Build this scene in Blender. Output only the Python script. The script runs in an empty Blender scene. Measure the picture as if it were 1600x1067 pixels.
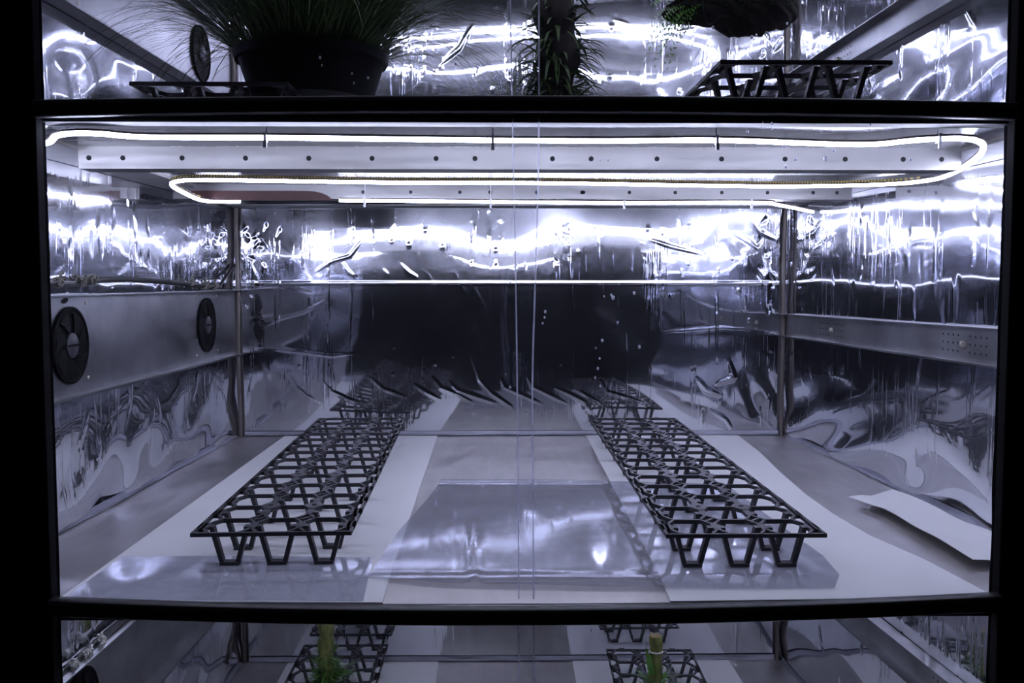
import bpy, math, random
import numpy as np
from mathutils import Vector, Matrix, Euler

random.seed(7)
rng = np.random.default_rng(11)
scene = bpy.context.scene
COL = scene.collection
PI = math.pi

# ------------------------------------------------------------------ camera, world, exposure
F_PX = 1450.0
PITCH, YAW = math.radians(3.67), math.radians(0.79)
CAM = (0.0, 0.0, 0.26)
cd = bpy.data.cameras.new('camera')
cd.sensor_width = 36.0
cd.lens = F_PX / 1600 * 36
cd.clip_start = 0.02
cam = bpy.data.objects.new('camera', cd)
COL.objects.link(cam)
cam.location = CAM
cam.rotation_euler = (PI / 2 - PITCH, 0, -YAW)
scene.camera = cam

w = bpy.data.worlds.new('world')
scene.world = w
w.use_nodes = True
w.node_tree.nodes['Background'].inputs[0].default_value = (0.5, 0.55, 0.8, 1)
w.node_tree.nodes['Background'].inputs[1].default_value = 0.006
scene.view_settings.view_transform = 'Standard'
scene.view_settings.look = 'None'
scene.view_settings.gamma = 1
scene.view_settings.use_curve_mapping = False
scene.view_settings.exposure = 0.0
LED_COL = (0.69, 0.73, 1.0)
LED_POWER = 47.0
cy = scene.cycles
cy.max_bounces = 14
cy.glossy_bounces = 10
cy.diffuse_bounces = 5
cy.transmission_bounces = 8
cy.transparent_max_bounces = 16
cy.sample_clamp_indirect = 12.0
cy.blur_glossy = 0.15
cy.use_denoising = True
cy.caustics_reflective = True

# ------------------------------------------------------------------ measured places
# pixel of the photograph + a known plane -> a point of the place
_f = np.array([math.sin(YAW) * math.cos(PITCH), math.cos(YAW) * math.cos(PITCH), -math.sin(PITCH)])
_r = np.array([math.cos(YAW), -math.sin(YAW), 0.0])
_u = np.cross(_r, _f)
def at(px, py, **k):
    d = _f + _r * (px - 800) / F_PX - _u * (py - 533.5) / F_PX
    a, v = list(k.items())[0]
    i = 'xyz'.index(a)
    t = (v - CAM[i]) / d[i]
    return tuple(np.array(CAM) + d * t)

YF, YB = 0.7478, 1.565            # front edge and back wall of the shelves
TOP, LOW = 0.403, -0.391         # floor heights of the tiers above and below
def sag(x, y):
    return -0.0042 * max(0.0, 1 - ((x - 0.0235) / 0.385) ** 2) * max(0.0, (0.800 - y) / 0.055)
def xl(y): return -0.444 - 0.024 * (1.57 - y)    # left wall, splayed outwards to the front
def xr(y): return 0.487 + 0.040 * (1.56 - y)     # right wall

# ------------------------------------------------------------------ helpers
def setp(o, label=None, cat=None, group=None, kind=None):
    if label: o['label'] = label
    if cat: o['category'] = cat
    if group: o['group'] = group
    if kind: o['kind'] = kind
    return o

def empty(name, loc=(0, 0, 0), rz=0.0, label=None, cat=None, group=None):
    o = bpy.data.objects.new(name, None)
    o.empty_display_size = 0.02
    COL.objects.link(o)
    o.location = loc
    o.rotation_euler = (0, 0, rz)
    return setp(o, label, cat, group)

class MB:
    def __init__(s):
        s.v = []; s.f = []
    def add(s, vs, fs):
        n = len(s.v)
        s.v += [tuple(p) for p in vs]
        s.f += [tuple(i + n for i in q) for q in fs]
        return s
    def box(s, x0, x1, y0, y1, z0, z1):
        vs = [(x, y, z) for z in (z0, z1) for y in (y0, y1) for x in (x0, x1)]
        return s.add(vs, [(0, 2, 3, 1), (4, 5, 7, 6), (0, 1, 5, 4), (1, 3, 7, 5), (3, 2, 6, 7), (2, 0, 4, 6)])
    def hexa(s, a, b):
        """prism between two quads a, b (4 points each)"""
        return s.add(list(a) + list(b), [(3, 2, 1, 0), (4, 5, 6, 7), (0, 1, 5, 4), (1, 2, 6, 5), (2, 3, 7, 6), (3, 0, 4, 7)])
    def bar(s, p, q, wdt, z0, z1):
        """flat bar from p to q (x, y), wdt wide, between z0 and z1"""
        p = Vector(p); q = Vector(q); d = (q - p).normalized()
        n = Vector((-d.y, d.x)) * wdt / 2
        c = [p - n, q - n, q + n, p + n]
        return s.hexa([(k.x, k.y, z0) for k in c], [(k.x, k.y, z1) for k in c])
    def prism(s, pts, z0, z1):
        n = len(pts)
        vs = [(x, y, z0) for x, y in pts] + [(x, y, z1) for x, y in pts]
        fs = [tuple(range(n))[::-1], tuple(range(n, 2 * n))]
        fs += [(i, (i + 1) % n, n + (i + 1) % n, n + i) for i in range(n)]
        return s.add(vs, fs)
    def tube(s, pts, rad, seg=8, caps=True, squash=1.0):
        pts = [Vector(p) for p in pts]
        n = len(pts)
        rads = rad if hasattr(rad, '__len__') else [rad] * n
        prev = None
        vs = []
        for i, p in enumerate(pts):
            t = (pts[min(i + 1, n - 1)] - pts[max(i - 1, 0)])
            t.normalize()
            if prev is None:
                a = t.cross(Vector((0, 0, 1)))
                if a.length < 1e-3: a = t.cross(Vector((1, 0, 0)))
                a.normalize()
            else:
                a = prev - t * prev.dot(t)
                a.normalize()
            prev = a
            b = t.cross(a)
            for k in range(seg):
                th = 2 * PI * k / seg
                vs.append(p + (a * math.cos(th) + b * math.sin(th) * squash) * rads[i])
        fs = []
        for i in range(n - 1):
            for k in range(seg):
                k2 = (k + 1) % seg
                fs.append((i * seg + k, i * seg + k2, (i + 1) * seg + k2, (i + 1) * seg + k))
        if caps:
            fs.append(tuple(range(seg))[::-1]); fs.append(tuple((n - 1) * seg + k for k in range(seg)))
        return s.add(vs, fs)
    def lathe(s, prof, seg=32, axis='z', c=(0, 0, 0)):
        vs = []
        for r, h in prof:
            for k in range(seg):
                th = 2 * PI * k / seg
                a, b = r * math.cos(th), r * math.sin(th)
                if axis == 'z': vs.append((c[0] + a, c[1] + b, c[2] + h))
                elif axis == 'x': vs.append((c[0] + h, c[1] + a, c[2] + b))
                else: vs.append((c[0] + a, c[1] + h, c[2] + b))
        fs = []
        for i in range(len(prof) - 1):
            for k in range(seg):
                k2 = (k + 1) % seg
                fs.append((i * seg + k, i * seg + k2, (i + 1) * seg + k2, (i + 1) * seg + k))
        fs.append(tuple(range(seg))[::-1])
        fs.append(tuple((len(prof) - 1) * seg + k for k in range(seg)))
        return s.add(vs, fs)
    def mesh(s, name, mat, smooth=False, angle=None):
        m = bpy.data.meshes.new(name)
        m.from_pydata(s.v, [], s.f)
        m.update()
        import bmesh
        bm = bmesh.new(); bm.from_mesh(m)
        bmesh.ops.recalc_face_normals(bm, faces=bm.faces)
        bm.to_mesh(m); bm.free()
        m.materials.append(mat)
        if smooth:
            m.shade_smooth()
            if angle: m.set_sharp_from_angle(angle=math.radians(angle))
        return m
    def build(s, name, mat, parent=None, smooth=False, angle=40, bevel=0.0):
        o = bpy.data.objects.new(name, s.mesh(name, mat, smooth, angle))
        COL.objects.link(o)
        if parent is not None: o.parent = parent
        if bevel:
            b = o.modifiers.new('bevel', 'BEVEL'); b.width = bevel; b.segments = 2; b.limit_method = 'ANGLE'
        return o

def kids(o):
    return [c for c in COL.objects if c.parent == o]
def copy_tree(o, parent=None):
    c = o.copy()
    COL.objects.link(c)
    if parent is not None: c.parent = parent
    for ch in kids(o): copy_tree(ch, c)
    return c

def smooth_path(pts, step=0.01):
    P = [np.array(p, float) for p in pts]
    P = [2 * P[0] - P[1]] + P + [2 * P[-1] - P[-2]]
    out = []
    for i in range(1, len(P) - 2):
        n = max(2, int(np.linalg.norm(P[i + 1] - P[i]) / step))
        for k in range(n):
            t = k / n
            out.append(0.5 * ((2 * P[i]) + (-P[i - 1] + P[i + 1]) * t + (2 * P[i - 1] - 5 * P[i] + 4 * P[i + 1] - P[i + 2]) * t * t
                              + (-P[i - 1] + 3 * P[i] - 3 * P[i + 1] + P[i + 2]) * t ** 3))
    out.append(P[-2])
    return out

# ------------------------------------------------------------------ materials
def mat(name):
    m = bpy.data.materials.new(name)
    m.use_nodes = True
    nt = m.node_tree
    return m, nt, nt.nodes['Principled BSDF'], nt.nodes['Material Output']
def nd(nt, t, **k):
    n = nt.nodes.new(t)
    for a, v in k.items(): setattr(n, a, v)
    return n
def coords(nt, scale=(1, 1, 1), rot=(0, 0, 0)):
    tc = nd(nt, 'ShaderNodeTexCoord'); mp = nd(nt, 'ShaderNodeMapping')
    mp.inputs['Scale'].default_value = scale
    mp.inputs['Rotation'].default_value = rot
    nt.links.new(tc.outputs['Object'], mp.inputs['Vector'])
    return mp.outputs[0]
def noise(nt, vec, scale, detail=3, rough=0.5):
    n = nd(nt, 'ShaderNodeTexNoise')
    n.inputs['Scale'].default_value = scale
    n.inputs['Detail'].default_value = detail
    n.inputs['Roughness'].default_value = rough
    nt.links.new(vec, n.inputs['Vector'])
    return n.outputs['Fac']
def ramp(nt, fac, stops):
    r = nd(nt, 'ShaderNodeValToRGB')
    e = r.color_ramp.elements
    while len(e) < len(stops): e.new(0.5)
    for i, (p, c) in enumerate(stops):
        e[i].position = p
        e[i].color = (*c, 1) if hasattr(c, '__len__') else (c, c, c, 1)
    nt.links.new(fac, r.inputs[0])
    return r.outputs[0]
def bump(nt, h, strength, dist=0.001, normal=None):
    b = nd(nt, 'ShaderNodeBump')
    b.inputs['Strength'].default_value = strength
    b.inputs['Distance'].default_value = dist
    nt.links.new(h, b.inputs['Height'])
    if normal: nt.links.new(normal, b.inputs['Normal'])
    return b.outputs[0]

def simple(name, col, rough=0.5, metal=0.0, var=0.0, vscale=20.0, bump_s=0.0, stretch=(1, 1, 1), spec=None):
    m, nt, p, o = mat(name)
    p.inputs['Roughness'].default_value = rough
    p.inputs['Metallic'].default_value = metal
    if spec is not None: p.inputs['Specular IOR Level'].default_value = spec
    v = coords(nt, stretch)
    f = noise(nt, v, vscale, 4, 0.6)
    a = tuple(max(0, c * (1 - var)) for c in col); b = tuple(min(1, c * (1 + var)) for c in col)
    nt.links.new(ramp(nt, f, [(0.3, a), (0.7, b)]), p.inputs['Base Color'])
    if bump_s: nt.links.new(bump(nt, f, bump_s), p.inputs['Normal'])
    return m

def foil_material(name, axis):
    """crumpled mirror film: sharp lobe plus a softer scattering lobe, fine vertical drag marks"""
    m, nt, p, o = mat(name)
    p.inputs['Metallic'].default_value = 1.0
    p.inputs['Roughness'].default_value = 0.03
    fine_v = coords(nt, (1, 1, 0.06))
    scr = noise(nt, fine_v, 260, 3, 0.6)
    blot = noise(nt, coords(nt, (1, 1, 1)), 9, 4, 0.6)
    streak = noise(nt, coords(nt, (1, 1, 0.05)), 55, 3, 0.7)
    # runs of wrinkles only where the film was dragged
    mask = ramp(nt, blot, [(0.45, 0.0), (0.68, 1.0)])
    mul = nd(nt, 'ShaderNodeMath', operation='MULTIPLY'); nt.links.new(mask, mul.inputs[0])
    nt.links.new(ramp(nt, streak, [(0.54, 0.0), (0.62, 1.0)]), mul.inputs[1])
    b1 = bump(nt, scr, 0.04, 0.0003)
    b2 = bump(nt, mul.outputs[0], 0.45, 0.0010, b1)
    tiny = noise(nt, coords(nt), 600, 2, 0.5)
    b3 = bump(nt, tiny, 0.02, 0.0002, b2)
    nt.links.new(b3, p.inputs['Normal'])
    base = ramp(nt, noise(nt, coords(nt, (1, 1, 0.5)), 7, 5, 0.65), [(0.3, (0.62, 0.63, 0.68)), (0.7, (0.80, 0.81, 0.86))])
    nt.links.new(base, p.inputs['Base Color'])
    g = nd(nt, 'ShaderNodeBsdfGlossy')
    g.inputs['Roughness'].default_value = 0.15
    g.inputs['Color'].default_value = (0.72, 0.73, 0.80, 1)
    nt.links.new(b2, g.inputs['Normal'])
    mx = nd(nt, 'ShaderNodeMixShader')
    fac = ramp(nt, noise(nt, coords(nt, (1, 1, 0.7)), 12, 5, 0.7), [(0.38, 0.14), (0.75, 0.40)])
    nt.links.new(fac, mx.inputs[0])
    nt.links.new(p.outputs[0], mx.inputs[1]); nt.links.new(g.outputs[0], mx.inputs[2])
    nt.links.new(mx.outputs[0], o.inputs['Surface'])
    return m

def metal_material(name, col, rough, stretch, scale=40, var=0.25, bump_s=0.15):
    m, nt, p, o = mat(name)
    p.inputs['Metallic'].default_value = 1.0
    v = coords(nt, stretch)
    f = noise(nt, v, scale, 5, 0.7)
    cl = noise(nt, coords(nt), 8, 4, 0.6)
    a = tuple(c * (1 - var) for c in col)
    nt.links.new(ramp(nt, cl, [(0.3, a), (0.7, col)]), p.inputs['Base Color'])
    nt.links.new(ramp(nt, f, [(0.3, rough * 0.8), (0.7, min(1, rough * 1.25))]), p.inputs['Roughness'])
    nt.links.new(bump(nt, f, bump_s, 0.0003), p.inputs['Normal'])
    return m

def clear_material(name, tint, gloss, rough, milk, milk_col=(0.8, 0.82, 0.95), nscale=30, bs=0.2):
    """thin clear plastic: mostly see-through, a little milky, a little glossy"""
    m, nt, p, o = mat(name)
    nt.nodes.remove(p)
    t = nd(nt, 'ShaderNodeBsdfTransparent'); t.inputs[0].default_value = (*tint, 1)
    g = nd(nt, 'ShaderNodeBsdfGlossy'); g.inputs['Roughness'].default_value = rough
    g.inputs['Color'].default_value = (0.9, 0.92, 1, 1)
    d = nd(nt, 'ShaderNodeBsdfTranslucent'); d.inputs[0].default_value = (*milk_col, 1)
    d2 = nd(nt, 'ShaderNodeBsdfDiffuse'); d2.inputs[0].default_value = (*milk_col, 1)
    dm = nd(nt, 'ShaderNodeMixShader'); dm.inputs[0].default_value = 0.5
    nt.links.new(d.outputs[0], dm.inputs[1]); nt.links.new(d2.outputs[0], dm.inputs[2])
    m1 = nd(nt, 'ShaderNodeMixShader'); m2 = nd(nt, 'ShaderNodeMixShader')
    nz = noise(nt, coords(nt), nscale, 4, 0.6)
    nt.links.new(ramp(nt, nz, [(0.3, milk * 0.5), (0.75, milk * 1.5)]), m1.inputs[0])
    nt.links.new(t.outputs[0], m1.inputs[1]); nt.links.new(dm.outputs[0], m1.inputs[2])
    m2.inputs[0].default_value = gloss
    nt.links.new(m1.outputs[0], m2.inputs[1]); nt.links.new(g.outputs[0], m2.inputs[2])
    nt.links.new(bump(nt, nz, bs, 0.002), g.inputs['Normal'])
    nt.links.new(m2.outputs[0], o.inputs['Surface'])
    return m

def emit_material(name, col, power):
    m, nt, p, o = mat(name)
    nt.nodes.remove(p)
    e = nd(nt, 'ShaderNodeEmission')
    e.inputs[0].default_value = (*col, 1); e.inputs[1].default_value = power
    nt.links.new(e.outputs[0], o.inputs['Surface'])
    return m

M_FOIL = foil_material('mirror_foil', 'x')
M_DECK = metal_material('deck_steel', (0.50, 0.48, 0.47), 0.42, (1, 0.15, 1), 60, 0.25, 0.25)
M_STEEL = metal_material('brushed_steel', (0.56, 0.55, 0.54), 0.36, (0.06, 1, 1), 120, 0.22, 0.2)
M_UNDER = metal_material('underside_steel', (0.36, 0.36, 0.38), 0.24, (0.05, 1, 1), 50, 0.25, 0.3)
M_PLATE = metal_material('fan_plate_aluminium', (0.50, 0.50, 0.52), 0.36, (1, 0.3, 1), 25, 0.5, 0.2)
M_POST = metal_material('corner_strip_steel', (0.20, 0.18, 0.165), 0.5, (1, 1, 0.2), 60, 0.4, 0.4)
M_BLACK = simple('black_frame_paint', (0.012, 0.012, 0.014), 0.42, 0, 0.3, 40)
M_MATTE = simple('matte_black_upright', (0.008, 0.008, 0.009), 0.9, 0, 0.3, 40, spec=0.08)
M_BEAM = metal_material('beam_steel', (0.24, 0.235, 0.23), 0.40, (0.06, 1, 1), 120, 0.22, 0.2)
M_LIP = metal_material('lip_steel', (0.08, 0.08, 0.085), 0.55, (0.06, 1, 1), 120, 0.22, 0.2)
M_FOOT = metal_material('dull_film_edge', (0.34, 0.34, 0.40), 0.5, (1, 1, 1), 200, 0.4, 0.6)
M_HOLE = simple('dark_hole', (0.006, 0.006, 0.008), 0.8)
M_PAPER = simple('white_paper', (0.80, 0.80, 0.80), 0.65, 0, 0.03, 8)
M_TRAY = simple('black_plastic', (0.036, 0.034, 0.042), 0.45, 0, 0.25, 60)
M_CABLE = simple('black_cable_rubber', (0.02, 0.02, 0.022), 0.4)
M_TIE = simple('white_nylon', (0.75, 0.74, 0.68), 0.4)
M_TIE_DULL = simple('grubby_tie', (0.16, 0.15, 0.13), 0.6, 0, 0.6, 300)
M_CLIP = simple('clear_clip', (0.8, 0.8, 0.85), 0.3)
M_RED = simple('red_brown', (0.055, 0.016, 0.014), 0.6, 0, 0.2, 15)
M_BACKING = simple('tape_backing_brown', (0.10, 0.07, 0.06), 0.5)
M_HUB = simple('fan_hub_grey', (0.035, 0.035, 0.045), 0.5)
M_FAN = simple('fan_black', (0.003, 0.003, 0.004), 0.6, spec=0.08)
M_SCREW = metal_material('screw_metal', (0.7, 0.65, 0.55), 0.3, (1, 1, 1))
M_SHEET = clear_material('clear_plastic_sheet', (0.97, 0.97, 0.985), 0.22, 0.07, 0.20, (0.85, 0.86, 0.92), 22, 0.03)
M_FRONT = clear_material('clear_front_film', (0.99, 0.99, 1.0), 0.008, 0.08, 0.006, (0.8, 0.82, 1), 14, 0.3)
M_SEAM = clear_material('film_seam', (0.93, 0.93, 1.0), 0.10, 0.15, 0.60, (0.8, 0.82, 1), 40, 0.4)
M_FOLD = clear_material('film_overlap', (0.985, 0.985, 1.0), 0.006, 0.15, 0.012, (0.7, 0.75, 1), 20, 0.4)
M_LED = emit_material('led_white_glow', LED_COL, LED_POWER)
M_DROP = clear_material('water', (0.9, 0.92, 1.0), 0.35, 0.08, 0.6, (0.9, 0.92, 1), 5, 0.1)
M_GRASS = simple('grass_green', (0.045, 0.085, 0.018), 0.55, 0, 0.5, 30)
M_LEAF = simple('leaf_green', (0.09, 0.24, 0.035), 0.45, 0, 0.35, 60)
M_MOSS = simple('moss', (0.05, 0.10, 0.02), 0.95, 0, 0.6, 160, 0.9)
M_BARK = simple('bark', (0.022, 0.019, 0.017), 0.9, 0, 0.5, 90, 1.0, (1, 1, 0.3))
M_STICK = simple('mossy_bark', (0.13, 0.15, 0.04), 0.85, 0, 0.6, 130, 0.9, (1, 1, 0.25))
M_CUT = simple('cut_wood', (0.35, 0.27, 0.13), 0.8, 0, 0.3, 80)
M_SOIL = simple('soil', (0.02, 0.014, 0.010), 0.95, 0, 0.5, 200, 1)
M_POT = simple('pot_black', (0.005, 0.005, 0.007), 0.55, 0, 0.3, 50, spec=0.15)

# yellow phosphor dots along the led tape
def diode_material():
    m, nt, p, o = mat('led_tape_diodes')
    tc = nd(nt, 'ShaderNodeTexCoord')
    wv = nd(nt, 'ShaderNodeTexWave', wave_type='BANDS', bands_direction='X')
    wv.inputs['Scale'].default_value = 100.0
    nt.links.new(tc.outputs['Object'], wv.inputs['Vector'])
    nt.links.new(ramp(nt, wv.outputs['Fac'], [(0.45, (0.25, 0.23, 0.2)), (0.6, (0.95, 0.72, 0.12))]), p.inputs['Base Color'])
    p.inputs['Roughness'].default_value = 0.5
    return m
M_DIODE = diode_material()

# ------------------------------------------------------------------ foil walls
def waves(u, z, n, wl_u, wl_z, amp, seed):
    r = np.random.default_rng(seed)
    h = np.zeros_like(u)
    for _ in range(n):
        ku = 2 * PI / (wl_u * r.uniform(0.6, 1.8)) * r.choice([-1, 1])
        kz = 2 * PI / (wl_z * r.uniform(0.6, 1.8))
        h += np.sin(ku * u + kz * z + r.uniform(0, 2 * PI)) / n ** 0.5
    return h * amp

def crease(h, u, z, pts, width, amp):
    """ridge along a polyline given in wall coordinates"""
    us = [p[0] for p in pts]; zs = [p[1] for p in pts]
    m = 4 * width
    sel = (u > min(us) - m) & (u < max(us) + m) & (z > min(zs) - m) & (z < max(zs) + m)
    if not sel.any(): return
    uu, zz = u[sel], z[sel]
    best = np.full(uu.shape, 1e9)
    tt = np.zeros(uu.shape)
    n = len(pts) - 1
    for i in range(n):
        a, b = np.array(pts[i]), np.array(pts[i + 1])
        d = b - a; L2 = d @ d + 1e-12
        t = np.clip(((uu - a[0]) * d[0] + (zz - a[1]) * d[1]) / L2, 0, 1)
        q = np.hypot(uu - a[0] - t * d[0], zz - a[1] - t * d[1])
        k = q < best
        best[k] = q[k]; tt[k] = (i + t[k]) / n
    env = np.sin(PI * np.clip(tt, 0.03, 0.97)) ** 0.6
    h[sel] += amp * env * np.exp(-(best / (width * (0.35 + 0.65 * env))) ** 2)

def foil_wall(name, p0, p1, z0, z1, step, hfun, inward):
    """grid from p0 to p1 (x, y); hfun(u, z) = bulge along the inward normal"""
    p0 = np.array(p0, float); p1 = np.array(p1, float)
    L = np.linalg.norm(p1 - p0)
    nu, nz = int(L / step) + 1, int((z1 - z0) / step) + 1
    u, z = np.meshgrid(np.linspace(0, L, nu), np.linspace(z0, z1, nz))
    h = hfun(u, z)
    d = (p1 - p0) / L
    n = np.array(inward, float)
    co = np.stack([p0[0] + d[0] * u + n[0] * h, p0[1] + d[1] * u + n[1] * h, z], -1).reshape(-1, 3)
    idx = np.arange(nu * nz).reshape(nz, nu)
    q = np.stack([idx[:-1, :-1], idx[:-1, 1:], idx[1:, 1:], idx[1:, :-1]], -1).reshape(-1, 4)
    m = bpy.data.meshes.new(name)
    m.vertices.add(len(co)); m.vertices.foreach_set('co', co.ravel())
    m.loops.add(q.size); m.loops.foreach_set('vertex_index', q.ravel())
    m.polygons.add(len(q))
    m.polygons.foreach_set('loop_start', np.arange(0, q.size, 4))
    m.polygons.foreach_set('loop_total', np.full(len(q), 4))
    m.update(calc_edges=True)
    m.materials.append(M_FOIL)
    m.shade_smooth()
    o = bpy.data.objects.new(name, m)
    COL.objects.link(o)
    return setp(o, kind='structure')

XBL = xl(YB)
def back_uz(px, py):
    p = at(px, py, y=YB)
    return (p[0] - XBL, p[2])

BACK_MARKS = [  # dents, folds and scratches seen on the back film, as polylines of photo pixels
    ([(735, 425), (745, 455), (757, 478), (762, 505)], 1.6, 0.9), ([(713, 424), (722, 445), (731, 462)], 1.6, 0.9),
    ([(628, 412), (640, 425), (652, 432), (660, 440)], 1.5, 0.8), ([(600, 420), (612, 434)], 1.2, 0.6),
    ([(538, 412), (546, 425), (558, 432)], 1.4, 0.7), ([(565, 378), (548, 400), (520, 408), (495, 425)], 1.5, 0.8),
    ([(666, 422), (678, 440), (684, 446)], 1.3, 0.7), ([(705, 465), (712, 485)], 1.3, 0.7), ([(662, 480), (670, 498), (676, 515)], 1.4, 0.8),
    ([(742, 500), (750, 530), (756, 550)], 1.3, 0.7), ([(728, 528), (740, 560), (752, 595), (770, 615), (800, 635), (808, 648)], 1.6, 1.0),
    ([(455, 588), (465, 605), (480, 618), (500, 628)], 1.8, 1.0), ([(508, 598), (520, 612), (548, 625), (565, 630)], 1.8, 1.0),
    ([(580, 590), (600, 608), (640, 622)], 1.7, 0.9), ([(648, 600), (665, 612), (690, 625)], 1.8, 1.0),
    ([(678, 590), (690, 606), (720, 618), (742, 630)], 1.8, 1.1), ([(704, 596), (716, 610), (752, 622), (782, 632)], 1.8, 1.1),
    ([(782, 584), (790, 605), (812, 615), (850, 632)], 1.8, 1.0), ([(824, 584), (834, 604), (862, 618), (890, 632)], 1.8, 1.0),
    ([(868, 605), (890, 615), (915, 628), (930, 650)], 1.8, 1.0), ([(905, 610), (925, 622), (950, 636)], 1.7, 0.9),
    ([(820, 640), (832, 665), (845, 680)], 1.2, 0.6), ([(940, 595), (950, 612), (985, 622), (1020, 634)], 1.6, 0.8),
    ([(1018, 374), (1050, 385), (1105, 398)], 1.6, 0.9), ([(1140, 560), (1148, 590), (1120, 600)], 2.6, 1.6),
    ([(1090, 590), (1105, 608), (1128, 618)], 2.4, 1.4), ([(1100, 640), (1098, 660), (1094, 675)], 1.8, 1.0),
    ([(1110, 640), (1135, 655), (1150, 678)], 2.0, 1.1), ([(1185, 645), (1205, 665), (1220, 678)], 1.6, 0.9),
    ([(410, 512), (440, 498), (475, 488), (510, 470)], 1.7, 0.8), ([(380, 500), (410, 496), (440, 494)], 1.5, 0.7),
    ([(1180, 345), (1190, 362), (1215, 374)], 1.8, 1.0), ([(1150, 365), (1172, 378), (1188, 390)], 1.6, 0.9),
    ([(1195, 400), (1206, 425), (1214, 440)], 1.6, 0.8), ([(392, 370), (412, 372), (420, 388)], 1.6, 0.8),
    ([(395, 415), (402, 432), (408, 445)], 1.6, 0.8), ([(380, 540), (440, 546), (520, 556), (560, 552)], 1.8, 0.6),
    ([(1030, 520), (1080, 516), (1130, 512), (1225, 518)], 1.8, 0.6), ([(740, 40), (720, 75), (690, 100)], 2.2, 1.2),
    ([(1090, 45), (1060, 50)], 1.3, 0.6), ([(960, 30), (985, 38)], 1.2, 0.6),
]
def back_h(u, z):
    zz = z
    h = waves(u, zz, 5, 0.35, 0.30, 0.00034, 3) + waves(u, zz, 5, 0.17, 0.20, 0.00009, 5)
    h += waves(u, zz, 6, 0.9, 0.35, 0.0008, 9)
    # film leans back above its lap seam and bellies out below the shelf
    for base in (LOW, 0.0, TOP):
        t = z - base
        inside = (t > 0) & (t < 0.39)
        # lean of the film by height: back above the seam, rolling forward again under the shelf
        ts = np.linspace(0.0, 0.40, 401)
        k_ = 1.0 if base == 0.0 else 0.35
        sl = np.interp(ts, [0, 0.245, 0.285, 0.33, 0.355, 0.385, 0.40], [0, 0.0, 0.036, 0.029, 0.0, -0.045, -0.05]) * k_
        hh = -np.cumsum(sl) * (ts[1] - ts[0])
        h += np.where(inside, np.interp(t, ts, hh), 0)
        if base == 0.0: h += np.where(inside, 0.0010 * np.exp(-((t - 0.258) / 0.0016) ** 2), 0)
        dn = np.clip(0.055 - t, 0, 0.055)
        h += np.where(inside, 0.12 * dn ** 2, 0)
    # soft pillows by the corners
    for cu, cz, s, a in ((0.13, 0.23, 0.035, 0.0016), (0.70, 0.22, 0.03, 0.0016), (0.68, 0.17, 0.03, -0.0012), (0.10, 0.30, 0.02, 0.0010),
                         (0.86, 0.30, 0.022, 0.0012), (0.62, 0.19, 0.02, 0.0009), (0.50, 0.125, 0.02, 0.0006), (0.05, 0.12, 0.03, 0.0012)):
        h += a * np.exp(-(((u - cu) / s) ** 2 + ((z - cz) / (s * 1.2)) ** 2))
    for pts, wd, a in BACK_MARKS:
        crease(h, u, z, [back_uz(*p) for p in pts], wd * 0.0013, a * 0.0006)
    r = np.random.default_rng(21)
    for _ in range(70):                      # small dimples
        cu, cz = r.uniform(0.02, 0.91), r.uniform(0.1, 0.38) + r.choice([0, 0, TOP, LOW])
        s = r.uniform(0.0012, 0.003)
        sel = (abs(u - cu) < 4 * s) & (abs(z - cz) < 5 * s)
        h[sel] += s * 0.16 * np.exp(-(((u[sel] - cu) / s) ** 2 + ((z[sel] - cz) / (1.4 * s)) ** 2))
    for _ in range(60):                      # crumpling near the corner strips
        side = r.choice([0, 1]); cu = abs(r.normal(0, 0.035)) + 0.006
        if side: cu = 0.93 - cu
        cz = r.uniform(0.2, 0.38) + r.choice([0, 0, TOP, LOW])
        a = r.uniform(-0.6, 0.6) + PI / 2
        ln = r.uniform(0.008, 0.03)
        crease(h, u, z, [(cu, cz), (cu + ln * math.cos(a) * 0.5 + 0.002, cz + ln * math.sin(a) * 0.5), (cu + ln * math.cos(a), cz + ln * math.sin(a))], 0.0022, r.choice([-1, 1]) * 0.0008)
    return h
foil_wall('wall_back', (XBL - 0.002, YB), (xr(YB) + 0.002, YB), -0.62, 0.86, 0.0021, back_h, (0, -1))

def side_h(seed, flip):
    def f(u, z):
        h = waves(u, z, 5, 0.40, 0.30, 0.0007, seed) + waves(u, z, 5, 0.20, 0.22, 0.00016, seed + 1)
        h += waves(u, z, 4, 0.10, 0.11, 0.00006, seed + 2)
        r = np.random.default_rng(seed + 4)
        for base in (LOW, 0.0, TOP):
            t = z - base
            inside = (t > 0) & (t < 0.39)
            dn = np.clip(0.12 - t, 0, 0.12)
            # loosely hanging film billows near the shelf
            h += np.where(inside, dn * 16 * waves(u, z, 5, 0.16, 0.13, 0.0016, seed + 7), 0)
            h += np.where(inside, 0.12 * dn ** 2, 0)
            for _ in range(46):
                cu = r.uniform(0.0, 0.82); cz = base + r.uniform(0.22, 0.37); ln = r.uniform(0.015, 0.06)
                crease(h, u, z, [(cu, cz), (cu + r.normal(0, 0.0015), cz - ln / 2), (cu + r.normal(0, 0.003), cz - ln)], r.uniform(0.0016, 0.003), r.uniform(0.0004, 0.0009) * r.choice([-1, 1]))
            for _ in range(10):
                cu = r.uniform(0.0, 0.82); cz = base + r.uniform(0.01, 0.16); a = r.uniform(0.8, 2.4); ln = r.uniform(0.02, 0.05)
                crease(h, u, z, [(cu, cz), (cu + ln * .5 * math.cos(a) + .003, cz + ln * .5 * math.sin(a)), (cu + ln * math.cos(a), cz + ln * math.sin(a))], 0.0026, 0.0012)
        return h
    return f
foil_wall('wall_left', (xl(0.752), 0.752), (xl(YB), YB), -0.62, 0.86, 0.0028, side_h(31, 0), (1, 0.02))
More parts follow.
